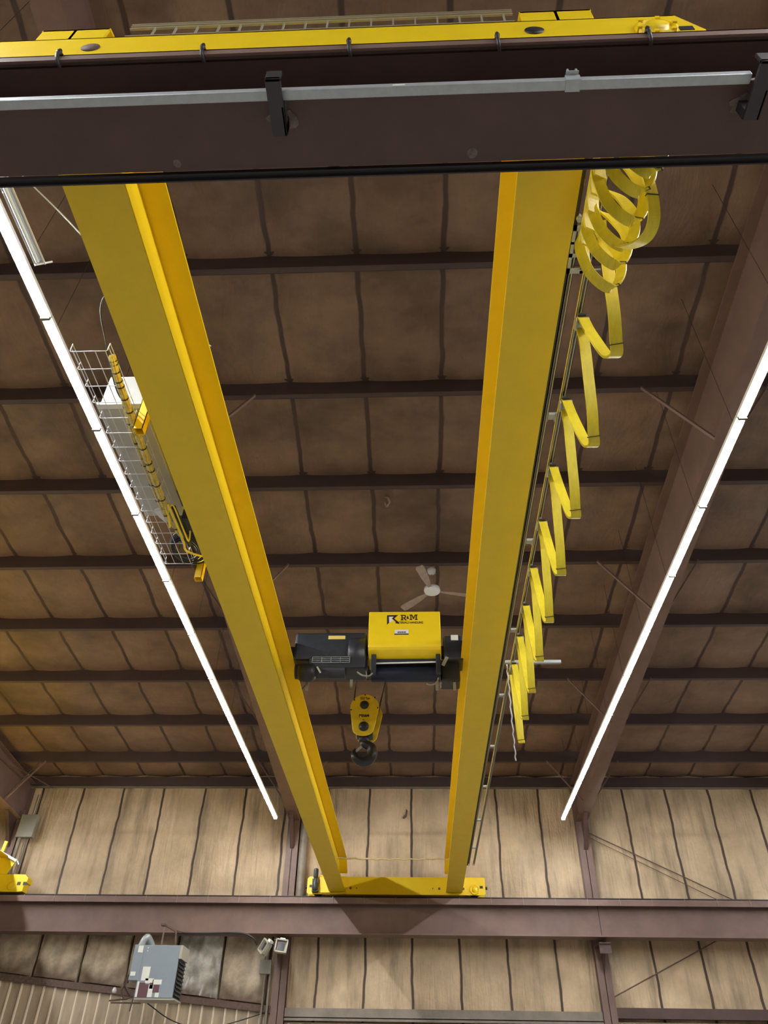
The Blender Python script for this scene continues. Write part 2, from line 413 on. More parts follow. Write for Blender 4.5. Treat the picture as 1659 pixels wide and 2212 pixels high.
# ------------------------------------------------------------------ columns and rafters
names = {0: 'far left', 1: 'left middle', 2: 'right middle', 3: 'far right'}
for i, cx in enumerate(COLX):
    m = MB(); yf, yb = 20.98, 21.2
    m.box(cx - .16, cx + .16, yf, yf + .02, FLOOR, raftz(yf) + .25)
    m.box(cx - .16, cx + .16, yb - .015, yb, FLOOR, 7.4 * K)
    m.box(cx - .008, cx + .008, yf, yb, FLOOR, 7.4 * K)
    r = empty('building_column', (cx, 21.1, FLOOR), ['brown steel wall column at the left picture edge', 'brown steel wall column beside the flood lights, left of the crane', 'brown steel wall column right of the crane', 'brown steel wall column out past the right edge'][i], 'column', 'steel wall columns')
    m.build('shaft', 'steel_far', r)
    g = MB()   # corbel that carries the runway beam, and knee gusset
    g.box(cx - .14, cx + .14, 20.40, 20.98, 3.60, 3.625)
    g.prism([(cx, 20.98, 3.60), (cx, 20.45, 3.60), (cx, 20.45, 3.50), (cx, 20.98, 3.05)], (-.01, 0, 0), (.01, 0, 0))
    g.box(cx - .14, cx + .14, 20.44, 20.455, 3.40, 3.62)
    g.build('corbel', 'steel', r)
    g = MB(); g.prism([(cx, 20.98, raftz(20.98) + .1), (cx, 20.30, raftz(20.3) + .02), (cx, 20.98, raftz(21) - .72)], (-.012, 0, 0), (.012, 0, 0))
    g.bar((cx, 20.3, raftz(20.3)), (cx, 20.97, raftz(21) - .72), .10, .016)
    g.build('knee_gusset', 'steel', r)
    rf = empty('roof_rafter', (cx, 20.9, raftz(21)), ['brown steel roof rafter at the left picture edge', 'brown steel roof rafter behind the left lit strip light row', 'brown steel roof rafter behind the right lit strip light row', 'brown steel roof rafter out past the right edge'][i], 'roof beam', 'roof rafters')
    m = MB().ibeam(None, YB + .1, 21.2, cx, .30, raftz, lambda q: purlz(q) - .004, .012, .018)
    m.build('rafter_section', 'steel_far', rf)
    # flange braces
    for k in (0, 2, 4, 6, 8):
        yy = PURL[k]
        for sgn in (-1, 1):
            MB().bar((cx + sgn * .95, yy + .01, purlz(yy) + .02), (cx + sgn * .13, yy + .02, raftz(yy) + .03), .045, .03).build('flange_brace', 'steel_far', rf)

# ------------------------------------------------------------------ runway beams
def runway(yc, zb, lip, label, mat, capmat):
    r = empty('runway_beam', (.4, yc, zb), label, 'crane beam', 'crane runway beams')
    x0, x1 = XL + .1, XR - .1; zt = 4.57; 
    m = MB(); fw = .20
    m.box(x0, x1, yc - fw, yc + (fw if yc > 5 else .15), zb, zb + .028)
    m.box(x0, x1, yc - fw + .03, yc + fw - .03, zt - .045, zt - .013)
    m.box(x0, x1, yc - .009, yc + .009, zb + .01, zt - .013)
    m.build('beam', mat, r)
    cp = MB(); c = .218
    cp.box(x0, x1, yc - c, yc + c, zt - .013, zt)
    cp.box(x0, x1, yc - c, yc - c + .014, zt - lip, zt); cp.box(x0, x1, yc + c - .014, yc + c, zt - lip, zt)
    cp.build('cap_channel', capmat, r)
    rl = MB(); rl.box(x0, x1, yc - .035, yc + .035, zt, zt + .012); rl.box(x0, x1, yc - .012, yc + .012, zt + .01, zt + .05); rl.box(x0, x1, yc - .022, yc + .022, zt + .038, zt + .06)
    rl.build('rail', 'bracket', r)
    return r
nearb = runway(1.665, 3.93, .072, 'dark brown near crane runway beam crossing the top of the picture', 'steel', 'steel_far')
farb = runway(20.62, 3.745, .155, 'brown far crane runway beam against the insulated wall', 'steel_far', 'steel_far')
tag(MB().box(-2.9, 2.6, 1.832, 1.862, 3.928, 3.96).box(-2.9, 2.6, 1.855, 1.862, 3.90, 3.96).build('angle_bar', 'black'), 'thin black angle bar running along the back edge of the near runway beam', 'metal bar')
for xx in (-2.6, -.4, 2.0): MB().box(xx - .03, xx + .03, 1.80, 1.835, 3.958, 3.97).build('lug', 'black', bpy.data.objects['angle_bar'])
# hook bolts at the cap channel edge
def hook(yf, xh, big):
    m = MB(); s = 1.0 if big else .7
    m.tube(catmull([(xh, yf + .10, 4.585), (xh, yf + .02, 4.59), (xh, yf - .014, 4.572), (xh, yf - .014, 4.53), (xh + .004, yf + .006, 4.492), (xh + .01, yf + .035, 4.487)], 4), .011 * s, 8)
    m.lathe((xh, yf - .016, 4.565), (0, 0, 1), [(0, -.034), (.010, -.03), (.015, 0), (.010, .03), (0, .034)], 12)
    return m
x = -1.93
xs = [-1.93 + .805 * k for k in range(-4, 9)]
h0 = hook(1.447, xs[0], True).build('hook_bolt', 'bracket', nearb)
for xh in xs[1:]:
    h = h0.copy(); C.objects.link(h); h.parent = nearb; h.location = Vector((xh - xs[0], 0, 0))
cl = MB().box(-14.006, -13.994, 20.392, 20.404, 4.42, 4.575).build('rail_clip', 'pipe', farb)
for k in range(1, 36):
    h = cl.copy(); C.objects.link(h); h.parent = farb; h.location = Vector((.79 * k, 0, 0))
MB().box(4.43, 4.445, 20.604, 20.612, 3.78, 4.52).build('splice_joint', 'black', farb)
# weld burns, patches on the underside of the near beam
for (wx, wy, wr) in ((-1.23, 1.775, .022), (.33, 1.77, .028)):
    MB().lathe((wx, wy, 3.9295), (0, 0, -1), [(wr, 0), (wr * .7, .0025), (0, .003)], 9).build('scuff_mark', 'weld', nearb)

# conductor bar under the near beam with brackets
tag(MB().box(-2.9, 1.62, 1.405, 1.452, 3.845, 3.888).box(-2.9, 1.62, 1.413, 1.444, 3.888, 3.90).build('conductor_bar', 'galv', bevel=.006), 'long galvanised conductor bar hung along the near runway beam', 'metal bar')
cbar = bpy.data.objects['conductor_bar']
def barclip(x, part):
    m = MB(); m.box(x - .035, x + .035, 1.401, 1.456, 3.842, 3.900); 
    m.cyl((x - .02, 1.39, 3.905), (x - .02, 1.39, 3.93), .006, 8); m.cyl((x + .02, 1.39, 3.905), (x + .02, 1.39, 3.93), .006, 8)
    m.box(x - .03, x + .03, 1.385, 1.41, 3.90, 3.908)
    m.build('splice_clip', 'galv', part)
barclip(.785, cbar)
MB().box(-.075, -.015, 1.4035, 1.4045, 3.852, 3.868).build('label', 'label', cbar)
def hanger(x, lab):
    r = empty('hanger_bracket', (x, 1.5, 3.80), lab, 'bracket', 'conductor bar brackets')
    MB().box(x - .037, x + .037, 1.335, 1.60, 3.80, 3.822).box(x - .037, x + .037, 1.335, 1.352, 3.80, 3.90).box(x + .022, x + .037, 1.46, 1.60, 3.80, 3.90).build('arm', 'bracket', r, bevel=.004)
    MB().box(x - .037, x + .037, 1.555, 1.60, 3.822, 3.929).build('foot', 'bracket', r)
    w = MB(); rr = random.Random(5)
    pts = [(x + .085 * math.cos(a) * rr.uniform(.75, 1.1), 1.575 + .055 * math.sin(a) * rr.uniform(.7, 1.1)) for a in [k * .35 for k in range(18)]]
    w.prism([(a, b, 0) for a, b in pts], (0, 0, 3.9262), (0, 0, 3.9298)); w.build('weld_burn', 'weld', r)
hanger(-.64, 'dark steel bracket holding the bar at the picture centre left'); hanger(1.66, 'dark steel bracket at the right picture edge where the bar ends')

# ------------------------------------------------------------------ the bridge crane
crane = empty('bridge_crane', (-.58, 11.0, 4.63), 'big yellow double girder overhead bridge crane', 'crane')
ZB, ZT = 4.70, 5.49
def girder(xc, name):
    m = MB(); w = .408; ya, yb = 1.52, 20.455
    m.box(xc - w / 2, xc + w / 2, ya + .32, yb, ZB, ZB + .022)             # bottom flange
    y2 = 20.74
    m.prism([(xc, ya, 5.06), (xc, ya, 5.235), (xc, ya + .5, ZT), (xc, yb - .05, ZT), (xc, y2, 5.22), (xc, y2, 5.06), (xc, yb, 5.06), (xc, yb, ZB + .01), (xc, ya + .34, ZB + .01), (xc, ya + .32, 5.06)], (-.009, 0, 0), (.009, 0, 0))
    wt = .43
    tops = [(ya, 5.235), (ya + .5, ZT), (yb - .05, ZT), (y2, 5.22)]
    for (a, za), (b, zb) in zip(tops, tops[1:]):
        vs = [(X, Yy, zz + d) for X in (xc - wt / 2, xc + wt / 2) for Yy, zz in ((a, za), (b, zb)) for d in (-.02, 0)]
        m.add(vs, [(0, 1, 3, 2), (4, 6, 7, 5), (0, 4, 5, 1), (2, 3, 7, 6), (0, 2, 6, 4), (1, 5, 7, 3)])
    m.box(xc - wt / 2 + .005, xc + wt / 2 - .005, ya, ya + .014, 5.06, 5.235)
    m.box(xc - wt / 2 + .01, xc + wt / 2 - .01, yb - .018, yb, ZB, 5.06)
    for k in range(1, 9):   # web stiffeners
        yy = 1.9 + k * 2.05
    g = m.build('girder', 'yellow', crane)
    MB().box(xc - .025, xc + .025, ya + .55, yb - .1, ZT, ZT + .04).build('trolley_rail', 'bracket', g)
    return g
GL, GR = -2.055, .893
girder(GL, 'l'); girder(GR, 'r')
def truck(yc, sgn, xa=-2.83, xb=1.68):
    """sgn: side facing the camera is -1"""
    z0, z1 = 4.645, 5.055; h = .15
    m = MB(); c = .12
    if yc > 5: c = .01
    prof = [(xa, z0 + .03), (xa, z1 - .05), (xa + .06, z1), (xb - c, z1), (xb, z1 - .25 if c > .05 else z1 - .01), (xb, z0 + .03), (xb - .05, z0), (xa + .05, z0)]
    holes = []
    for t in ((-h, -h + .012), (h - .012, h)):
        m.prism([(a, yc, b) for a, b in prof], (0, t[0], 0), (0, t[1], 0))
    m.box(xa + .06, xb - c, yc - h, yc + h, z1 - .012, z1)
    m.box(xa + .5, xb - .5, yc - h, yc + h, z0, z0 + .012)
    t = m.build('end_truck', 'yellow', crane)
    # wheels and bearings, buffers
    for wx in (xa + .27, xb - .27):
        w = MB(); w.lathe((wx, yc, 4.745), (0, 1, 0), [(0, -.05), (.125, -.05), (.125, -.035), (.113, -.033), (.113, .033), (.125, .035), (.125, .05), (0, .05)], 26); w.build('wheel', 'bracket', t)
        b = MB(); fy = yc - h if sgn < 0 else yc + h
        b.lathe((wx, yc - h, 4.83 if yc < 5 else 4.77), (0, -1, 0), [(.118, 0), (.118, .02), (.098, .024), (.088, .012), (.07, .012), (.065, .03), (0, .032)], 28)
        for k in range(6):
            a = k * math.pi / 3 + .3; b.box(wx + .108 * math.cos(a) - .013, wx + .108 * math.cos(a) + .013, yc - h - .032, yc - h, (4.83 if yc < 5 else 4.77) + .108 * math.sin(a) - .013, (4.83 if yc < 5 else 4.77) + .108 * math.sin(a) + .013)
        b.build('bearing_cap', 'yellow', t)
    for wx, s_ in ((xa, -1), (xb, 1)):
        MB().cyl((wx, yc, 4.84), (wx + s_ * .06, yc, 4.84), .035, 14).build('buffer', 'black', t)
        xq = wx - s_ * .10
        MB().box(xq - .04, xq + .04, yc - h - .003, yc - h + .001, 4.80, 4.86).build('slot', 'black', t)
    for hx in ((-1.87, .73) if yc < 5 else ()):
        MB().lathe((hx, yc - h - .0035, 4.885), (0, -1, 0), [(.056, -.002), (.056, .0015), (0, .0018)], 28).build('round_hole', 'rust' if hx < 0 else 'black', t)
    if yc > 5:
        for hx in (-1.72, -1.57, .52, .36, 1.13):
            MB().cyl((hx, yc - h, 4.79), (hx, yc - h - .014, 4.79), .028 if hx in (-1.72, .52, 1.13) else .014, 12).build('bolt', 'rust', t)
    return t
tn = truck(1.665, -1); tf = truck(20.62, -1)
# drive motor on the far truck
dm = MB(); dm.lathe((-2.61, 20.36, 4.80), (0, 0, 1), [(0, -.10), (.055, -.10), (.07, -.07), (.07, .07), (.045, .11), (.045, .20), (.06, .205), (.06, .40), (.03, .42), (0, .42)], 18)
dm.box(-2.69, -2.53, 20.34, 20.46, 4.67, 4.98); dm.build('drive_motor', 'dark', tf, bevel=.012)
MB().lathe((-2.61, 20.335, 4.79), (0, -1, 0), [(.05, 0), (.05, .01), (0, .012)], 18).build('motor_cover', 'galv', tf)
MB().prism([(-2.47, 20.45, 4.67), (-2.20, 20.45, 4.67), (-2.42, 20.45, 5.06), (-2.52, 20.45, 5.03)], (0, -.03, 0), (0, 0, 0)).bar((-2.56, 20.44, 5.03), (-2.36, 20.44, 5.11), .03).build('torque_arm', 'yellow', tf)
# ladder like cable tray along the near truck
lt = MB()
for zz, yy in ((5.10, 1.53), (5.23, 1.53)): lt.bar((-1.72, yy, zz), (.64, yy, zz), .012, .012)
lt.bar((-1.72, 1.53, 5.265), (.64, 1.53, 5.265), .016, .010)
lt.bar((-1.72, 1.53, 5.30), (.64, 1.53, 5.30), .014, .008)
for xx in (-1.5, .4): lt.bar((xx, 1.53, 5.05), (xx, 1.60, 5.05), .03)
xx = -1.56
while xx < .6: lt.bar((xx, 1.53, 5.055), (xx, 1.53, 5.24), .010); xx += .134
lt.build('cable_tray', 'galv2', crane)
# walkway posts on the left girder that carry the basket
for yy in (4.66, 7.03):
    m = MB(); x, z = -2.52, 4.93
    for a, b, c_, d in ((x - .045, x + .045, yy - .045, yy - .038), (x - .045, x + .045, yy + .038, yy + .045), (x - .045, x - .038, yy - .045, yy + .045), (x + .038, x + .045, yy - .045, yy + .045)):
        m.box(a, b, c_, d, z, 5.42)
    m.box(-2.50, -2.06, yy - .04, yy + .04, 5.36, 5.42)
    m.build('support_post', 'yellow', crane)

# ------------------------------------------------------------------ wire basket with cable bundles, cabinet
bk = empty('wire_basket_tray', (-2.75, 5.4, 5.05), 'bright zinc wire basket tray running beside the left girder', 'cable tray')
x0, x1, z = -2.93, -2.60, 5.10; ya, yb = 3.87, 6.95
m = MB()
for xx in (x0 + .03, x0 + .12, x0 + .22, x1 - .02): m.bar((xx, ya, z + .004), (xx, yb, z + .004), .0055)
for xx, zz in ((x0, z + .05), (x1, z + .05), (x0, z + .1), (x1, z + .1)): m.bar((xx, ya, zz), (xx, yb, zz), .0055)
m.build('long_wires', 'wire', bk)
yy = ya
while yy < yb + .01:
    MB().tube([(x0, yy, z + .105), (x0, yy, z + .012), (x0 + .012, yy, z), (x1 - .012, yy, z), (x1, yy, z + .012), (x1, yy, z + .105)], .0042, 6).build('cross_wire', 'wire', bk); yy += .1925
def bundle(P, r, name, label, n=7, ties=14, mat='cable_dirty'):
    root = empty(name, P[0], label, 'cable', 'yellow cable bundles')
    c = catmull(P, 6); m = MB(); ph = 0
    offs = [(r * .62 * math.cos(2 * math.pi * k / n), r * .62 * math.sin(2 * math.pi * k / n)) for k in range(n)] + [(0, 0)]
    for a, b in offs: m.tube([p + Vector((a, 0, b)) for p in c], r * .36, 7)
    m.build('strands', mat, root)
    for k in range(ties):
        p = c[min(len(c) - 2, int((k + .6) / ties * (len(c) - 1)))]; q = p + Vector((0, .012, 0))
        MB().tube([p, q], r * 1.08, 12).build('cable_tie', 'black', root)
bundle([(-2.60, 3.96, 5.15), (-2.58, 4.15, 5.05), (-2.60, 4.6, 5.06), (-2.615, 5.2, 5.06), (-2.63, 5.85, 5.06)], .034, 'cable_bundle', 'bright yellow tied cable bundle along the outer edge of the wire basket')
bundle([(-2.66, 4.48, 5.18), (-2.69, 4.9, 5.15), (-2.70, 5.5, 5.14), (-2.70, 6.0, 5.14), (-2.60, 6.45, 5.12)], .036, 'cable_bundle', 'dull greenish yellow cable bundle lying inside the wire basket', ties=8)
# loops at the far end of the basket
m = MB()
m.tube(catmull([(-2.63, 5.85, 5.06), (-2.60, 6.0, 4.99), (-2.64, 6.15, 5.0), (-2.62, 5.98, 5.06), (-2.56, 5.9, 5.1), (-2.52, 6.2, 5.04), (-2.50, 6.42, 5.02), (-2.46, 6.25, 5.12), (-2.44, 6.1, 5.2)], 6), .009, 8)
m.tube(catmull([(-2.60, 5.85, 5.08), (-2.56, 6.1, 5.02), (-2.55, 6.4, 5.0), (-2.58, 6.62, 5.04), (-2.45, 6.75, 5.06), (-2.38, 6.8, 5.1), (-2.36, 6.95, 5.08), (-2.30, 7.0, 5.2)], 6), .012, 8)
tag(m.build('loose_cable', 'cable'), 'loose yellow cable loops at the far end of the wire basket', 'cable')
m = MB()
for k in range(9):
    r_ = .13 + .012 * k; cx_, cy_ = -2.62 + .006 * k, 6.72
    m.tube([(cx_ + r_ * math.cos(a), cy_ + r_ * 1.35 * math.sin(a), 5.125 + .012 * (k % 3)) for a in [2 * math.pi * j / 28 for j in range(29)]], .010, 7)
tag(m.build('cable_coil', 'dark'), 'coiled dark blue cable lying in the far end of the wire basket', 'cable')
cb = empty('electrical_cabinet', (-2.7, 5.7, 5.30), 'long grey electrical cabinet above the wire basket on the left girder', 'cabinet')
MB().box(-3.03, -2.58, 4.72, 6.35, 5.33, 5.80).build('body', 'cab', cb, bevel=.012)
MB().box(-3.03, -2.58, 4.66, 4.718, 5.315, 5.345).build('front_lip', 'white', cb)
MB().box(-2.575, -2.31, 4.35, 4.60, 5.43, 5.78).box(-2.50, -2.31, 4.33, 4.35, 5.40, 5.44).box(-2.50, -2.31, 4.33, 4.35, 5.52, 5.56).build('side_box', 'lens_off', cb, bevel=.03)
m = MB(); m.box(-2.50, -2.36, 5.75, 6.0, 5.16, 5.30); m.box(-2.52, -2.42, 6.10, 6.35, 5.08, 5.22); m.cyl((-2.57, 5.95, 5.12), (-2.53, 6.55, 5.06), .025, 10); m.box(-2.44, -2.33, 6.15, 6.45, 5.10, 5.2)
m.build('plug_connectors', 'black', cb, bevel=.01)
MB().prism([(-2.80, 6.02, 5.118), (-2.73, 5.98, 5.118), (-2.72, 6.10, 5.118), (-2.68, 6.16, 5.118), (-2.72, 6.22, 5.118), (-2.77, 6.12, 5.118)], (0, 0, 0), (0, 0, .03)).build('white_tag', 'white', cb)
tag(MB().tube(catmull([(-2.48, 2.20, 6.9), (-2.42, 3.3, 6.2), (-2.40, 3.6, 5.85), (-2.66, 3.62, 5.5), (-2.66, 3.9, 5.25), (-2.7, 4.4, 5.18), (-2.68, 4.7, 5.30)], 8), .007, 7).build('loose_cable', 'black'), 'thin dark cable drooping into the near end of the wire basket', 'cable')
tag(MB().tube(catmull([(-3.62, 3.05, 6.75), (-3.25, 3.4, 6.55), (-2.95, 3.9, 6.5), (-2.6, 4.6, 6.6), (-2.3, 5.2, 6.9)], 8), .007, 7).build('loose_cable', 'white'), 'thin pale wire running from the unlit light to behind the left girder', 'wire')

# ------------------------------------------------------------------ festoon: track, carriers, cable
FX, FZ = 1.285, 4.80
trk = empty('festoon_track', (1.22, 10.5, FZ), 'pair of galvanised channel rails forming a ladder beside the right girder', 'rail')
def cchan(xc, z0, ya, yb, name):
    m = MB(); w, h, t = .041, .041, .004
    m.box(xc - w / 2, xc + w / 2, ya, yb, z0 + h - t, z0 + h); m.box(xc - w / 2, xc - w / 2 + t, ya, yb, z0, z0 + h); m.box(xc + w / 2 - t, xc + w / 2, ya, yb, z0, z0 + h)
    m.box(xc - w / 2, xc - .008, ya, yb, z0, z0 + t); m.box(xc + .008, xc + w / 2, ya, yb, z0, z0 + t)
    m.build(name, 'galv2', trk)
cchan(FX - .01, FZ, 1.9, 18.4, 'outer_rail'); cchan(1.155, FZ, 2.7, 18.4, 'inner_rail')
for k, yy in enumerate((4.49, 6.28, 8.09, 9.88, 11.7, 13.5, 15.35, 17.2)):
    MB().box(1.13, FX + .01, yy - .03, yy + .03, FZ + .041, FZ + .070).box(1.13, 1.19, yy - .05, yy + .05, FZ + .038, FZ + .05).box(FX - .04, FX + .02, yy - .05, yy + .05, FZ + .038, FZ + .05).build('cross_arm', 'galv', trk)
MB().box(1.11, 1.145, 2.0, 18.4, FZ + .0, FZ + .012).build('edge_angle', 'black', trk)
for k in range(14):
    yy = 2.4 + 1.2 * k; MB().box(1.0, 1.16, yy - .02, yy + .02, FZ + .05, FZ + .06).build('girder_clip', 'galv2', trk)
# slotted end plate near the camera
m = MB(); px0, px1 = 1.12, 1.235; zz = FZ - .03
for a, b, c_, d in ((px0, px1, 2.66, 2.70), (px0, px1, 2.78, 2.80), (px0, px1, 2.87, 2.90), (px0, px1, 2.985, 3.03), (px0, px0 + .022, 2.66, 3.03), (px1 - .022, px1, 2.66, 3.03), (px0 + .045, px0 + .07, 2.8, 2.88)):
    m.box(a, b, c_, d, zz, zz + .006)
m.cyl((px0 + .03, 2.62, zz), (px0 + .03, 2.62, zz + .05), .02, 10); m.bar((1.2, 3.0, zz), (1.36, 3.0, zz), .008)
tag(m.build('slotted_plate', 'galv'), 'slotted zinc end plate bolted beside the right girder near the coiled cable', 'bracket')
TY = [8.801, 8.094, 7.393, 6.646, 5.849, 5.056, 4.246, 3.424]
ordn = ['farthest festoon carrier, next to the silver tow bar', 'second festoon carrier from the silver tow bar', 'third festoon carrier from the silver tow bar', 'fourth festoon carrier from the silver tow bar',
        'fifth festoon carrier from the silver tow bar', 'sixth festoon carrier from the silver tow bar', 'seventh festoon carrier from the silver tow bar', 'small zinc festoon carrier nearest the bunched loops']
car0 = None
for k, yy in enumerate(TY):
    if car0 is None:
        r = empty('festoon_carrier', (FX, yy, FZ - .09), ordn[k], 'cable carrier', 'cable carriers on the festoon track')
        MB().box(FX - .022, FX + .002, yy - .035, yy + .035, FZ - .05, FZ + .006).build('trolley', 'galv', r)
        MB().lathe((FX, yy, FZ - .085), (1, 0, 0), [(0, -.05), (.05, -.05), (.05, -.044), (.034, -.04), (.034, .04), (.05, .044), (.05, .05), (0, .05)], 18).build('saddle', 'galv', r)
        MB().cyl((FX - .03, yy - .05, FZ - .045), (FX + .03, yy - .05, FZ - .045), .012, 10).build('bumper', 'black', r)
        car0 = r
    else: dup(car0, (0, yy - TY[0], 0), ordn[k])
# towing bar from the hoist side
tag(MB().box(1.12, 1.95, 8.985, 9.03, FZ + .09, FZ + .13).build('tow_bar', 'galv'), 'short silver strut sticking out sideways past the festoon loops', 'metal bar')
fest = empty('festoon_cable', (1.3, 5.0, 3.8), 'long flat yellow festoon cable hanging in loops along the right girder', 'cable')
XW = Vector((1, 0, 0)); cw, ct = .078, .017
def loop(ya, yb, depth, xo=0.0):
    """ya nearer trolley, yb farther trolley"""
    zt = FZ - .045; zs = FZ - .085; r = .04; mid = (ya + yb) / 2; w = abs(yb - ya)
    P = [(FX, ya, zt), (FX + .006, ya + r, zs + .005)]
    g = w / 2 - r
    prof = [(f, g * o) for f, o in ((.22, .88), (.50, .66), (.78, .42), (.94, .20))]
    P += [(FX + .012 + xo, mid - o, zs - depth * f) for f, o in prof] + [(FX + .022 + xo, mid, zs - depth)]
    P += [(FX + .012 + xo, mid + o, zs - depth * f) for f, o in reversed(prof)] + [(FX + .006, yb - r, zs + .005), (FX, yb, zt)]
    c = catmull(P, 7)
    return c, [XW] * len(c)
TT = sorted(TY + [2.62, 9.30])
for a, b in zip(TT, TT[1:]):
    d = .87 if b < 9.2 else 1.0
    if b > 9.2:
        c, w = loop(a, 9.10, .95)
    else: c, w = loop(a, b, d)
    lp = MB().ribbon(c, w, cw, ct).build('hanging_loop', 'cable', fest)
    i = int(len(c) * .585)      # cable clamp strap at the low point
    p = c[len(c) // 2 - 5]; q = c[len(c) // 2 - 4]
    MB().ribbon([p, q * .35 + p * .65], [XW, XW], cw + .012, ct + .01).build('strap', 'black', lp)
# bunched loops nearest the camera
def bunch(y, zbot, xo=0.0, tw=0.0):
    # one hanging turn of the gathered cable
    xl, xr = 1.105 + xo, 1.335 + xo
    P = [(1.225, y - .03, 4.72), (1.17 + xo, y - .04, 4.60), (xl, y - .05, 4.44), (xl + .0, y - .035, zbot + .20), (xl + .04, y + .01, zbot + .08), (xl + .12, y + .05, zbot),
         (xr - .05, y + .055, zbot - .005), (xr, y + .02, zbot + .08), (xr + .005, y - .03, zbot + .20), (xr - .04, y - .05, 4.48), (1.27, y - .03, 4.62), (1.245, y, 4.72)]
    c = catmull(P, 7); n = len(c); ws = []
    for i in range(n):
        t = i / (n - 1); a = R(28 - 62 * math.sin(math.pi * t) + tw)
        ws.append(Vector((math.cos(a), math.sin(a), 0)))
    lp = MB().ribbon(c, ws, .066, .013).build('bunched_loop', 'cable', fest)
    j = int(n * .56); MB().ribbon([c[j], c[j] * .72 + c[j + 1] * .28], [ws[j], ws[j]], .078, .02).build('strap', 'black', lp)
for k, (yy, zb_, xo) in enumerate(((2.66, 4.12, -.005), (2.53, 4.17, .015), (2.38, 4.13, .02), (2.18, 4.06, .015), (2.03, 4.10, .03), (1.88, 4.02, .04))):
    bunch(yy, zb_, xo, (-10, 4, 8, 14, -6, 3)[k])
# one longer loose loop right of the bunch
P = [(1.25, 1.95, 4.74), (1.30, 1.98, 4.5), (1.355, 2.06, 4.2), (1.37, 2.15, 4.0), (1.355, 2.24, 3.93), (1.31, 2.33, 3.96), (1.25, 2.44, 4.12), (1.21, 2.52, 4.4), (1.21, 2.54, 4.7)]
c = catmull(P, 8); lp = MB().ribbon(c, [Vector((1, .25, 0))] * len(c), .070, .013).build('bunched_loop', 'cable', fest)
MB().ribbon([c[20], c[20] * .8 + c[21] * .2], [Vector((1, .25, 0))] * 2, .077, .02).build('strap', 'black', lp)
# flat stack of cable legs beside the girder
for k in range(6):
    yy = 2.0 + .11 * k
    P = [(1.21, yy - .1, 4.76), (1.165, yy, 4.6), (1.13, yy + .09, 4.45), (1.125, yy + .12, 4.34)]
    c = catmull(P, 5); MB().ribbon(c, [Vector((.9, .45, 0))] * len(c), .085, .013).build('cable_leg', 'cable', fest)
# wire strain cord from the last carrier
m = MB(); c = catmull([(1.22, 8.98, 4.86), (1.235, 9.1, 4.5), (1.265, 9.35, 4.1), (1.30, 9.62, 3.80)], 8)
c = [p + Vector((.008 * math.sin(i * 2.1), 0, 0)) for i, p in enumerate(c)]
m.tube(c, .009, 7); tag(m.build('strain_chain', 'wire'), 'thin silver chain hanging beside the last festoon loop', 'chain')
# rope between the girders
c = [Vector((GL + .01 + (GR - GL - .02) * i / 40, 19.95, 5.36 + .01 * math.sin(i * 1.3) - .02 * math.sin(math.pi * i / 40))) for i in range(41)]
tag(MB().tube(c, [.022 if i < 17 else .013 + .007 * (i % 2) for i in range(41)], 8).build('rope', 'rope'), 'pale yellow rope stretched between the girders at the far end', 'rope')

# ------------------------------------------------------------------ hoist trolley
H = empty('hoist_trolley', (-.58, 10.0, 5.2), 'dark electric wire rope hoist with a yellow cover riding on the girders', 'hoist')
HY = 9.8
m = MB()   # dark body
m.box(-1.84, -.74, HY + .10, HY + .55, 5.46, 5.93)
m.box(-1.60, -.74, HY + .06, HY + .5, 5.30, 5.50)
m.build('motor_housing', 'dark', H, bevel=.04)
MB().lathe((-1.02, HY + .32, 5.62), (1, 0, 0), [(0, 0), (.27, 0), (.30, .04), (.30, .26), (0, .26)], 28).build('gearbox', 'dark', H)
MB().cyl((-1.80, HY + .18, 5.30), (-1.05, HY + .18, 5.30), .115, 20).build('motor', 'dark', H)
mt = MB(); mt.lathe((-1.74, HY + .10, 5.24), (1, 0, 0), [(0, 0), (.10, 0), (.14, .04), (.14, .20), (.09, .26), (0, .26)], 20); mt.build('traverse_motor', 'black', H)
v = MB()
for zz in (5.37, 5.40, 5.43, 5.46): v.box(-1.54, -.98, HY + .035, HY + .056, zz, zz + .006)
for k in range(5): v.box(-1.54 + .14 * k - .003, -1.54 + .14 * k + .003, HY + .035, HY + .056, 5.37, 5.466)
v.build('vent_grille', 'galv', H)
MB().box(-1.33, -1.07, HY + .092, HY + .102, 5.80, 5.86).build('data_label', 'ylabel', H)
# drum
MB().cyl((-.66, HY + .24, 5.275), (.36, HY + .24, 5.275), .115, 32).build('rope_drum', 'navy', H)
MB().cyl((-.60, HY + .10, 5.385), (.34, HY + .08, 5.395), .012, 10).build('guide_rod', 'white', H)
m = MB(); m.box(-.66, -.585, HY + .02, HY + .10, 5.19, 5.50); m.box(.30, .37, HY + .02, HY + .10, 5.19, 5.50); m.box(-.66, .37, HY + .10, HY + .5, 5.40, 5.465)
m.build('frame', 'dark', H, bevel=.008)
m = MB(); m.box(.42, .72, HY + .10, HY + .5, 5.45, 5.86); m.box(.37, .66, HY + .2, HY + .5, 5.15, 5.5)
m.build('brake_housing', 'dark', H, bevel=.03)
MB().box(.54, .65, HY + .092, HY + .101, 5.77, 5.86).build('rating_plate', 'label', H)
MB().bar((.40, HY + .05, 5.32), (.47, HY + .05, 5.46), .05, .012, up=(0, 1, 0)).build('cable_clamp', 'galv2', H)
MB().bar((-1.46, HY + .03, 5.30), (-1.40, HY + .03, 5.20), .025, .01, up=(0, 1, 0)).build('cable_clamp', 'white', H)
m = MB()   # trolley end carriages over the girders and cross beams
for xx in (GL, GR): m.box(xx - .07, xx + .07, 9.4, 10.9, ZT + .09, ZT + .30)
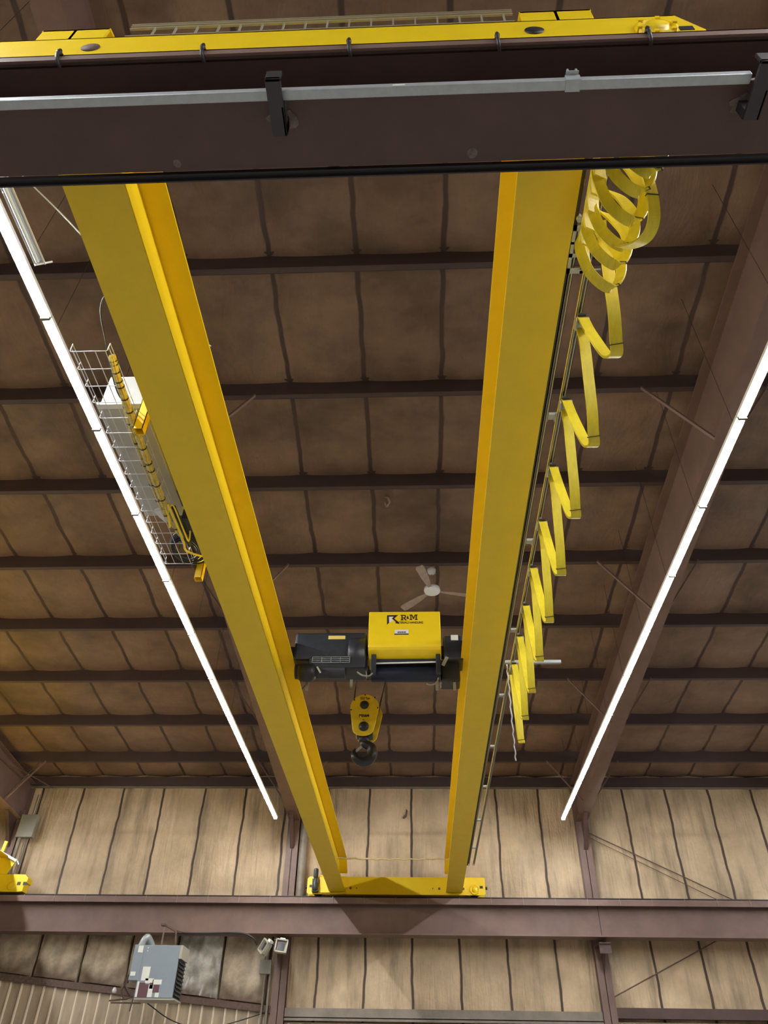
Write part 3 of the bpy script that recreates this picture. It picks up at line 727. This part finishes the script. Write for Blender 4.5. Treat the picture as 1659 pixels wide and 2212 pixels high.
m.box(GL, GR, 9.98, 10.1, 5.56, 5.72); m.box(GL, GR, 10.6, 10.72, 5.56, 5.72)
m.build('trolley_frame', 'dark', H)
for xx in (GL, GR):
    for yy in (9.6, 10.7): MB().cyl((xx - .035, yy, ZT + .12), (xx + .035, yy, ZT + .12), .08, 20).build('trolley_wheel', 'bracket', H)
m = MB(); m.tube(catmull([(.33, HY + .02, 5.10), (.30, HY, 5.02), (.22, HY, 4.98), (.15, HY, 5.0)], 5), .012, 8)
m.tube(catmull([(-.86, HY + .05, 5.22), (-.78, HY, 5.14), (-.68, HY, 5.13), (-.62, HY + .05, 5.22)], 5), .012, 8)
m.build('hose', 'grey', H)
for xx in (-1.62, -.96, .31, .57):
    MB().bar((xx, HY + .25, 5.02), (xx, HY + .25, 5.20), .04, .02).build('hanger', 'grey', H)
# yellow cover, bottom edge rolled under
yf = HY - .02
prof = [(yf, 6.215), (yf, 5.64), (yf + .012, 5.60), (yf + .04, 5.57), (yf + .17, 5.485), (yf + .20, 5.475), (yf + .5, 5.475), (yf + .5, 6.215)]
cov = MB().prism([(0, a, b) for a, b in prof], (-.71, 0, 0), (.385, 0, 0)).build('cover', 'yellow', H, bevel=.012)
# lettering on the cover
zt_ = 6.12
def flat(poly, name, mat, d=.004, y_=None):
    y_ = yf if y_ is None else y_
    return MB().prism([(a, y_, b) for a, b in poly], (0, -d, 0), (0, -.0005, 0)).build(name, mat, cov)
S = 1.095 / 155 * (90 / 1659.)       # metres per zoomed pixel
def L(px_, py_): # px in the logo drawing
    return (-.71 + (830 + px_ * 90 / 1659 - 797) * 1.095 / 154.5, 6.215 - (1325 + py_ * 55 / 1014 - 1322) * .78 / 97.5)
flat([L(*p) for p in ((120, 100), (560, 95), (405, 235), (585, 400), (575, 465), (310, 240), (385, 155), (190, 155), (190, 400), (120, 490))][:1] + [L(*p) for p in ((560, 95), (405, 235), (590, 395), (585, 465), (310, 240), (390, 158), (190, 158), (205, 405), (120, 490))], 'arrow_logo', 'ink')
flat([L(*p) for p in ((192, 160), (385, 160), (312, 240), (400, 315), (205, 405))], 'logo_highlight', 'label', .003)
def glyph(polys, name):
    m = MB()
    for p in polys: m.prism([(a, yf, b) for a, b in [L(*q) for q in p]], (0, -.004, 0), (0, -.0005, 0))
    return m.build(name, 'ink', cov)
def rc(a, b, c_, d): return [(a, b), (c_, b), (c_, d), (a, d)]
glyph([rc(660, 90, 790, 122), rc(695, 90, 745, 310), rc(665, 280, 780, 312), rc(745, 90, 840, 122), rc(745, 195, 840, 228), [(820, 92), (862, 110), (878, 150), (862, 205), (830, 228), (815, 200), (832, 160), (815, 120)], [(770, 220), (825, 215), (880, 285), (905, 285), (905, 312), (845, 312)]], 'letter_R')
glyph([[(905, 245), (900, 205), (925, 185), (915, 150), (960, 140), (972, 165), (960, 190), (1000, 235), (1005, 255), (970, 250), (925, 258)]], 'letter_ampersand')
glyph([rc(1020, 80, 1110, 112), rc(1055, 80, 1095, 300), rc(1022, 270, 1130, 300), [(1090, 80), (1125, 80), (1180, 190), (1235, 80), (1270, 80), (1190, 260), (1165, 260)], rc(1240, 80, 1340, 112), rc(1265, 80, 1312, 300), rc(1230, 270, 1342, 300)], 'letter_M')
tx = L(1010, 408); text('MATERIALS HANDLING', .052, (tx[0], yf - .001, tx[1]), cov, 'ink', 'lettering', offset=.001, sx=.78)
st = L(700, 800); MB().box(st[0] - .106, st[0] + .106, yf - .004, yf - .0005, st[1] - .045, st[1] + .045).build('sticker', 'label', cov)
s_ = L(700, 875); MB().box(s_[0] - .108, s_[0] + .108, yf - .005, yf - .0005, s_[1] - .010, s_[1] + .010).build('sticker_stripe', 'ink', cov)
st2 = L(700, 800)
m = MB()
for k in range(9): m.box(st2[0] - .062 + .0145 * k, st2[0] - .052 + .0145 * k, yf - .006, yf - .004, st2[1] - .010 - .003 * (k % 2), st2[1] + .010 + .003 * (k % 3))
m.build('sticker_print', 'ink', cov)

# wire ropes and hook block
blk = empty('hook_block', (-.72, HY, 3.86), 'yellow sheave block with black hub caps and a dark hook hanging below the hoist', 'hook block')
bz, bx = 4.545, -.728
def plate(xc, yc, th, name='side_plate'):
    # tapered teardrop outline measured from the photo (wide round top, narrower round bottom)
    out = []
    for k in range(15):
        a = math.pi * k / 14; out.append((xc + .207 * math.cos(a), bz + .085 + .205 * math.sin(a)))
    for k in range(11):
        a = math.pi + math.pi * k / 10; out.append((xc - .012 + .150 * math.cos(a), bz - .23 + .10 * math.sin(a)))
    return MB().prism([(a, yc, b) for a, b in out], (0, -th / 2, 0), (0, th / 2, 0)).build(name, 'yellow_plate', blk, bevel=.01)
p1 = plate(bx, HY, .022)
p2 = plate(bx + .035, HY + .26, .022)
for zz, rr, n_ in ((bz + .125, .062, 'hub_cap'), (bz - .195, .070, 'hub_cap')):
    MB().lathe((bx - .005, HY - .011, zz), (0, -1, 0), [(rr, 0), (rr, .012), (rr * .8, .03), (rr * .35, .04), (0, .041)], 26).build(n_, 'black', p1)
for (ax_, az_) in ((-.19, .05), (-.15, .20), (.0, .278), (.14, .235), (.185, .08)):
    MB().cyl((bx + ax_, HY - .011, bz + az_), (bx + ax_, HY - .022, bz + az_), .010, 8).build('bolt', 'ink', p1)
text('10.0 Ton', .052, (bx, HY - .013, bz + .225), p1, 'ink', 'lettering', offset=.001, sx=.75)
def LB(px_, py_): return (bx + .207 - (0) - (1310 - px_) * .414 / 1240, bz + .29 - (py_ - 130) * .63 / 1780)
MB().prism([(a, HY - .011, b) for a, b in [LB(460, 1000), LB(600, 1000), LB(560, 1040), LB(640, 1110), LB(600, 1120), LB(540, 1050), LB(490, 1040), LB(490, 1120), LB(470, 1125)]], (0, -.003, 0), (0, 0, 0)).build('arrow_logo', 'ink', p1)
text('R&M', .05, (*[LB(745, 1055)[0]], HY - .013, LB(745, 1055)[1]), p1, 'ink', 'lettering', offset=.0015)
m = MB(); a = LB(655, 1215); m.prism([(a[0] - .009, HY - .011, a[1] - .009), (a[0] + .009, HY - .011, a[1] - .009), (a[0], HY - .011, a[1] + .011)], (0, -.003, 0), (0, 0, 0)); m.build('arrow_mark', 'ink', p1)
for xx in (-.10, .10):
    MB().lathe((bx + .01, HY + .13 + xx * .5, bz + .10), (0, 1, 0), [(0, -.025), (.18, -.025), (.165, -.008), (.165, .008), (.18, .025), (0, .025)], 28).build('sheave', 'grey', blk)
m = MB(); m.cyl((bx, HY, bz + .125), (bx + .03, HY + .26, bz + .125), .03, 12); m.box(bx - .11, bx + .12, HY + .05, HY + .21, bz - .30, bz - .18)
m.build('crosshead', 'bracket', blk, bevel=.01)
hk = MB()
c = catmull([(bx - .005, HY + .12, bz - .27), (bx - .005, HY + .12, bz - .36), (bx + .02, HY + .12, bz - .40), (bx + .10, HY + .12, bz - .45), (bx + .115, HY + .12, bz - .54), (bx + .06, HY + .12, bz - .625), (bx - .02, HY + .12, bz - .645), (bx - .10, HY + .12, bz - .60), (bx - .135, HY + .12, bz - .52), (bx - .12, HY + .12, bz - .46)], 6)
n = len(c); rr = []
for i in range(n):
    t = i / (n - 1); rr.append(.040 + .032 * math.sin(math.pi * min(1, t * 1.05)) - (.03 * max(0, (t - .85) / .15)))
hk.tube(c, rr, 14); hk.build('hook', 'chrome', blk)
MB().lathe((bx - .005, HY + .12, bz - .33), (0, 0, 1), [(0, -.05), (.06, -.045), (.075, 0), (.06, .05), (0, .06)], 20).build('hook_nut', 'black', blk)
MB().bar((bx + .0, HY + .12, bz - .40), (bx - .115, HY + .12, bz - .50), .03, .012, up=(0, 1, 0)).build('safety_latch', 'galv', blk)
m = MB()
for (xa_, xb_) in ((bx - .18, -.93), (bx + .19, -.50)):
    for dy in (.09, .17): m.cyl((xa_, HY + dy, bz + .10), (xb_ + .05, HY + .22, 5.16), .0065, 7)
tag(m.build('hoist_rope', 'bracket'), 'thin steel wire ropes between the hoist drum and the hook block', 'rope')

# ------------------------------------------------------------------ ceiling fan
F = empty('ceiling_fan', (.33, 11.75, 7.93), 'three blade metal ceiling fan hanging between the girders', 'fan')
fc = Vector((.33, 11.75, 7.93))
MB().lathe(fc, (0, 0, 1), [(0, -.045), (.10, -.045), (.145, -.03), (.155, .0), (.15, .045), (.11, .075), (.03, .085), (0, .085)], 30).build('motor_hub', 'white', F)
MB().cyl(fc + Vector((0, 0, .07)), fc + Vector((0, 0, .44)), .018, 12).build('downrod', 'fan', F)
MB().lathe(fc + Vector((0, 0, .36)), (0, 0, 1), [(.02, 0), (.075, .05), (.085, .12), (.05, .15), (0, .16)], 22).build('canopy', 'white', F)
for ang in (133, 13, 253):
    a = R(ang); d = Vector((math.cos(a), math.sin(a), 0)); s_ = Vector((-math.sin(a), math.cos(a), 0)); m = MB()
    pts = []; vs = []; prof_ = [(.13, .030), (.20, .035), (.32, .055), (.55, .070), (.78, .078), (.84, .06)]
    for r_, w_ in prof_:
        for sg in (-1, 1):
            for tz in (-.004, .004): vs.append(fc + d * r_ + s_ * w_ * sg + Vector((0, 0, -.01 + sg * w_ * .22 + tz)))
    fs = []
    for i in range(len(prof_) - 1):
        o = i * 4; fs += [(o, o + 4, o + 6, o + 2), (o + 1, o + 3, o + 7, o + 5), (o, o + 1, o + 5, o + 4), (o + 2, o + 6, o + 7, o + 3)]
    fs += [(0, 2, 3, 1), (20, 21, 23, 22)]
    m.add(vs, fs); m.build('blade', 'fan', F)

# ------------------------------------------------------------------ strip lights
SP, SZ = 1.553, 6.30
def fixture(xc, ya, lab, group, lit=True):
    r = empty('strip_light', (xc, ya + SP / 2, SZ), lab, 'light', group)
    MB().box(xc - .055, xc + .055, ya + .004, ya + SP - .004, SZ + .030, SZ + .075).build('housing', 'white', r)
    m = MB(); n = 8; w = .038; vs = []; fs = []
    for yy in (ya + .020, ya + SP - .020):
        for k in range(n + 1):
            a = math.pi * k / n; vs.append((xc - w * math.cos(a), yy, SZ + .030 - .030 * math.sin(a)))
    fs = [(k, k + 1, k + n + 2, k + n + 1) for k in range(n)] + [tuple(range(n + 1)), tuple(range(2 * n + 1, n, -1))]
    m.add(vs, fs); m.build('lens', 'led' if lit else 'lens_off', r)
    for yy in (ya + .006, ya + SP - .018): MB().box(xc - .045, xc + .045, yy, yy + .012, SZ - .006, SZ + .032).build('end_cap', 'grey', r)
    for yy in (ya + .2,): MB().cyl((xc, yy, SZ + .07), (xc, yy, purlz(yy) + .05), .003, 5).build('hanger_wire', 'bracket', r)
    return r
NS = 18
def ordname(k): return ['first', 'second', 'third', 'fourth', 'fifth', 'sixth', 'seventh', 'eighth', 'ninth', 'tenth', 'eleventh', 'twelfth', 'thirteenth', 'fourteenth', 'fifteenth', 'sixteenth', 'seventeenth', 'eighteenth'][k]
def row(xc, side):
    f0 = None
    for k in range(NS):
        ya = 19.9 - SP * (k + 1)
        lab = 'glowing white strip light, ' + ordname(k) + ' from the far wall in the ' + side + ' row'
        fixture(xc, ya, lab, side + ' row of lit strip lights')
row(-3.72, 'left'); row(3.75, 'right')
for xc, nm in ((-11.3, 'outer left'), (11.3, 'outer right')):
    row(xc, nm)
# unlit fixture beside the left row
U = empty('strip_light', (-3.53, 2.9, 6.3), 'unlit bluish strip light beside the left lit row at the upper left', 'light')
MB().box(-3.575, -3.485, 1.9, 3.74, 6.30, 6.34).build('housing', 'alu', U)
MB().cyl((-3.53, 1.92, 6.285), (-3.53, 3.72, 6.285), .018, 12).build('tube', 'lens_off', U)
for dx in (-.05, .05): MB().bar((-3.53 + dx, 1.9, 6.31), (-3.53 + dx, 3.76, 6.31), .012).build('side_lip', 'white', U)
MB().bar((-3.58, 3.76, 6.30), (-3.46, 3.80, 6.42), .012).bar((-3.58, 3.05, 6.30), (-3.45, 3.02, 6.40), .012).build('end_hook', 'white', U)
for yy in (2.1, 3.6): MB().cyl((-3.53, yy, 6.34), (-3.53, yy, purlz(yy) + .05), .003, 5).build('hanger_wire', 'bracket', U)

# ------------------------------------------------------------------ unit heater
HT = empty('unit_heater', (-6.0, 19.6, 2.26), 'blue grey unit heater with white stickers hung under the far runway beam', 'heater')
hy = 19.45; x0, x1, zb, zt2 = -6.40, -5.53, 2.27, 3.31
MB().box(x0, x1, hy, hy + .62, zb, zt2).build('casing', 'heater', HT, bevel=.012)
MB().box(x0 - .20, x0 + .02, hy - .02, hy + .4, zb + .33, zt2).build('control_box', 'heater', HT, bevel=.012)
MB().box(x0 + .005, x1 + .05, hy + .01, hy + .6, zb - .03, zb).build('base_pan', 'heater2', HT)
lv = MB(); lv.box(x1, x1 + .012, hy + .03, hy + .60, zb + .03, zt2 - .28); lv.build('outlet_frame', 'black', HT)
for k in range(9):
    zz = zb + .08 + k * .078; MB().bar((x1 + .03, hy + .05, zz), (x1 + .03, hy + .58, zz), .05, .008, up=(1, 0, .5)).build('louver', 'dark', HT)
MB().prism([(x1, hy, zt2 - .27), (x1, hy, zt2), (x1, hy + .62, zt2), (x1, hy + .62, zt2 - .27)], (0, 0, 0), (.06, 0, 0)).build('outlet_hood', 'heater2', HT)
def stk(a, b, c_, d, mt):   # fractions of the casing face
    X0 = x0 + (x1 - x0) * a; X1 = x0 + (x1 - x0) * c_; Z0 = zt2 + (zb - zt2) * b; Z1 = zt2 + (zb - zt2) * d
    MB().box(X0, X1, hy - .006, hy - .001, Z1, Z0).build('sticker', mt, HT)
stk(.10, .42, .30, .68, 'label'); stk(.22, .64, .44, .73, 'label'); stk(.42, .66, .66, .75, 'label'); stk(.08, .72, .24, .985, 'maroon'); stk(.03, .70, .08, .985, 'label')
stk(.24, .75, .34, .985, 'maroon'); stk(.34, .76, .46, .985, 'label'); stk(.36, .72, .45, .83, 'maroon'); stk(.46, .76, .62, .90, 'maroon'); stk(.54, .90, .64, .985, 'label')
MB().box(x0 - .10, x0 + .01, hy - .028, hy - .021, zt2 - .16, zt2 - .02).build('sticker', 'label', HT)
MB().box(x0 - .17, x0 - .06, hy - .028, hy - .021, zb + .42, zb + .50).build('control_label', 'label', HT)
for zz in (zt2 - .06, zt2 - .12): MB().cyl((x0 + .12, hy - .012, zz), (x0 + .12, hy, zz), .012, 8).build('screw', 'white', HT)
m = MB(); m.tube(catmull([(x0 - .17, hy + .3, 2.95), (x0 - .17, hy + .3, 3.3), (x0 - .06, hy + .3, 3.52), (x0 + .02, hy + .45, 3.42), (x0 + .08, hy + .55, 3.25)], 6), .075, 14); m.build('flue_pipe', 'galv', HT)
m = MB(); m.bar((-6.02, hy + .1, 3.30), (-6.08, hy + .3, 3.78), .035); m.bar((-6.08, hy + .3, 3.78), (-5.86, hy + .55, 3.70), .035); m.bar((-5.86, hy + .55, 3.70), (-5.80, hy + .55, 3.30), .035)
m.box(-6.16, -6.05, hy + .22, hy + .36, 3.76, 3.80); m.bar((-5.86, hy + .55, 3.70), (-5.84, 20.44, 3.75), .04); m.build('mount_bracket', 'rust', HT)
m = MB()
m.tube(catmull([(-6.62, hy + .3, 2.90), (-6.85, hy + .5, 2.6), (-6.70, hy + .6, 2.35), (-6.95, hy + .6, 2.30), (-7.15, hy + .6, 2.28)], 5), .018, 8)
m.tube(catmull([(-6.55, hy + .3, 2.32), (-6.75, hy + .4, 2.30), (-6.85, hy + .4, 2.45), (-6.78, hy + .4, 2.6)], 5), .018, 8)
m.bar((-6.50, hy + .3, 2.32), (-6.53, hy + .3, 2.05), .025); m.cyl((-6.75, hy + .4, 2.6), (-6.75, hy + .4, 2.72), .03, 10); m.bar((-7.1, hy + .6, 2.24), (-6.4, hy + .6, 2.24), .03)
m.build('gas_pipe', 'rust', HT)
MB().lathe((-7.06, hy + .55, 2.42), (0, 0, 1), [(0, 0), (.05, .01), (.055, .06), (.03, .11), (0, .12)], 14).build('regulator', 'white', HT)
m = MB(); m.tube(catmull([(-6.2, 19.9, 2.22), (-5.7, 20.2, 1.95), (-5.2, 20.6, 1.85), (-4.6, 20.9, 1.93), (-3.7, 21.1, 2.2)], 8), .012, 7)
tag(m.build('hanging_cable', 'black'), 'thin dark cable sagging from the unit heater to the left column', 'cable')

# flood lights, junction box, conduits at the left column
def flood(p, rot, lab):
    r = empty('flood_light', p, lab, 'light', 'small flood lights on the left column')
    p = Vector(p); Q = Matrix.Rotation(R(rot[2]), 4, 'Z') @ Matrix.Rotation(R(rot[1]), 4, 'Y') @ Matrix.Rotation(R(rot[0]), 4, 'X')
    def bx_(m, a, b, c_, d, e, f):
        vs = [p + (Q @ Vector((x, y, z))) for x in (a, b) for y in (c_, d) for z in (e, f)]
        m.add(vs, [(0, 1, 3, 2), (4, 6, 7, 5), (0, 4, 5, 1), (2, 3, 7, 6), (0, 2, 6, 4), (1, 5, 7, 3)]); return m
    m = MB(); w = .15
    for a, b, c_, d in ((-w, w, w - .03, w), (-w, w, -w, -w + .03), (-w, -w + .03, -w, w), (w - .03, w, -w, w)): bx_(m, a, b, -.09, -.0, c_, d)
    bx_(m, -w + .02, w - .02, .0, .06, -w + .02, w - .02); m.build('head', 'heater2', r)
    bx_(MB(), -.09, .07, -.03, -.01, -.09, .08).build('glass', 'glassdark', r)
    bx_(MB(), -.06, .06, -.02, .08, .15, .20).build('mount', 'white', r)
    MB().bar(p + Vector((0, .05, .12)), (COLX[1] - .10, 21.0, p.z + .16), .03).build('arm', 'white', r)
flood((-3.32, 20.30, 3.44), (-12, 6, 4), 'pale framed flood light facing the room in front of the left column')
flood((-3.72, 20.40, 3.44), (-20, 28, -55), 'tilted flood light turned left beside the left column')
tag(MB().box(-3.90, -3.62, 20.86, 20.97, 2.96, 3.26).build('junction_box', 'grey', bevel=.008), 'grey junction box under the tilted flood light at the left column', 'electrical box')
m = MB(); m.cyl((-3.76, 20.92, 3.0), (-3.76, 20.92, FLOOR + .02), .022, 10); m.cyl((-3.64, 20.95, 2.96), (-3.64, 20.95, FLOOR + .02), .03, 10); m.cyl((-3.80, 20.90, 3.26), (-3.72, 20.9, 3.74), .022, 8)
tag(m.build('conduit', 'pipe'), 'vertical conduits running down beside the left column', 'pipe')
m = MB(); m.tube(catmull([(-6.0, 20.37, 3.73), (-5.4, 20.37, 3.72), (-4.6, 20.37, 3.74), (-4.25, 20.38, 3.72), (-4.02, 20.4, 3.62), (-3.93, 20.45, 3.5)], 8), .022, 8)
tag(m.build('conduit', 'black'), 'black flexible conduit curving from under the beam to the flood lights', 'pipe')
tag(MB().cyl((-3.08, 21.06, 3.85), (-3.10, 21.06, 6.9), .115, 22).build('downspout', 'pipe'), 'dusty round vertical pipe just right of the left column', 'pipe')
# right hand rods
for a, b, lab, rr in (((4.56, 21.08, 6.36), (8.06, 21.12, 4.70), 'upper of the two diagonal brace rods on the right wall', .014), ((4.56, 21.06, 6.23), (7.66, 21.12, 4.70), 'lower thinner diagonal brace rod on the right wall', .009), ((4.56, 21.05, 2.585), (7.40, 21.10, 3.84), 'rising diagonal brace rod below the beam at the lower right', .014)):
    tag(MB().cyl(a, b, rr, 8).build('brace_rod', 'rust'), lab, 'rod', 'diagonal brace rods')
tag(MB().cyl((-11.30, 20.0, 6.75), (-10.4, 19.75, 7.78), .014, 8).build('brace_rod', 'rust'), 'roof brace rod rising right in the left corner', 'rod', 'roof brace rods')
tag(MB().cyl((-12.1, 16.8, 7.75), (-10.4, 20.9, 7.45), .014, 8).build('brace_rod', 'rust'), 'roof brace rod falling right in the left corner', 'rod', 'roof brace rods')
# junction box and conduits at the left corner
JB = tag(MB().box(-11.02, -10.56, 20.85, 21.02, 6.10, 6.70).build('wall_box', 'grey', bevel=.01), 'grey metal box on the wall near the left column, top left corner', 'electrical box')
m = MB(); m.cyl((-10.93, 20.95, 6.1), (-10.93, 20.95, 4.6), .05, 14)
for dx in (.12, .17, .22): m.cyl((-10.93 + dx, 21.0, 6.1), (-10.93 + dx, 21.0, 4.6), .012, 8)
for dx in (.13, .2): m.cyl((-10.93 + dx, 21.0, 6.7), (-10.93 + dx, 21.0, 7.3), .018, 8)
tag(m.build('conduit', 'pipe'), 'conduits running down from the grey wall box at the left', 'pipe')

# second crane peeking in at the left
c2 = empty('bridge_crane', (-11.6, 20.5, 4.63), 'second yellow crane end peeking in at the left picture edge', 'crane')
xa, xb = -13.6, -10.12; yc = 20.62; h = .15
prof = [(xa, 4.65), (xa, 5.06), (xb - .10, 5.06), (xb, 4.98), (xb, 4.86), (xb - .06, 4.86), (xb - .06, 4.66), (xb - .18, 4.645)]
MB().prism([(a, yc, b) for a, b in prof], (0, -h, 0), (0, h, 0)).build('end_truck', 'yellow', c2)
for bx2 in (xb - .20, xb - .045): MB().box(bx2 - .045, bx2 + .045, yc - h - .005, yc - h, 4.80, 4.88).build('slot', 'black', c2)
MB().lathe((xb - .38, yc - h, 4.78), (0, -1, 0), [(.10, 0), (.10, .015), (.08, .02), (0, .02)], 22).build('bearing_cap', 'yellow', c2)
m = MB().ibeam(None, 1.9, 20.45, -11.0, .41, lambda q: ZB, lambda q: ZT, .016, .022); m.build('girder', 'yellow', c2)
m = MB().prism([(-10.72, 20.45, 5.06), (-10.58, 20.45, 5.36), (-11.1, 20.45, 5.62), (-11.3, 20.45, 5.06)], (0, 0, 0), (0, .02, 0)); m.build('gusset', 'yellow', c2)
m = MB(); m.bar((-11.2, 20.4, 5.66), (-10.52, 20.4, 5.36), .07, .06); m.bar((-10.52, 20.4, 5.38), (-10.44, 20.4, 5.28), .03); m.build('limit_arm', 'galv', c2)
MB().bar((-11.0, 20.42, 5.60), (-10.98, 20.42, 5.86), .08, .05).build('stop_post', 'yellow', c2)
# dark wall penetrations above the beam
for (wx, wz, lab) in ((-.32, 7.0, 'torn insulation hole high on the far wall between the girders'),):
    m = MB(); m.prism([(wx, WALL - .10, wz), (wx + .05, WALL - .10, wz - .06), (wx + .02, WALL - .10, wz - .22), (wx - .06, WALL - .10, wz - .28), (wx - .1, WALL - .10, wz - .24), (wx - .02, WALL - .10, wz - .15)], (0, -.004, 0), (0, 0, 0))
    tag(m.build('torn_patch', 'rust'), lab, 'hole')

tz = roofz(10.0) - .12
m = MB(); m.tube(catmull([(-.50, 10.0, tz), (-.47, 9.93, tz - .06), (-.43, 10.0, tz - .10), (-.44, 10.10, tz - .05), (-.49, 10.16, tz - .08), (-.52, 10.10, tz - .02)], 5), .022, 6)
tag(m.build('torn_flap', 'fan'), 'curled torn flap hanging from the roof insulation above the fan', 'torn insulation')
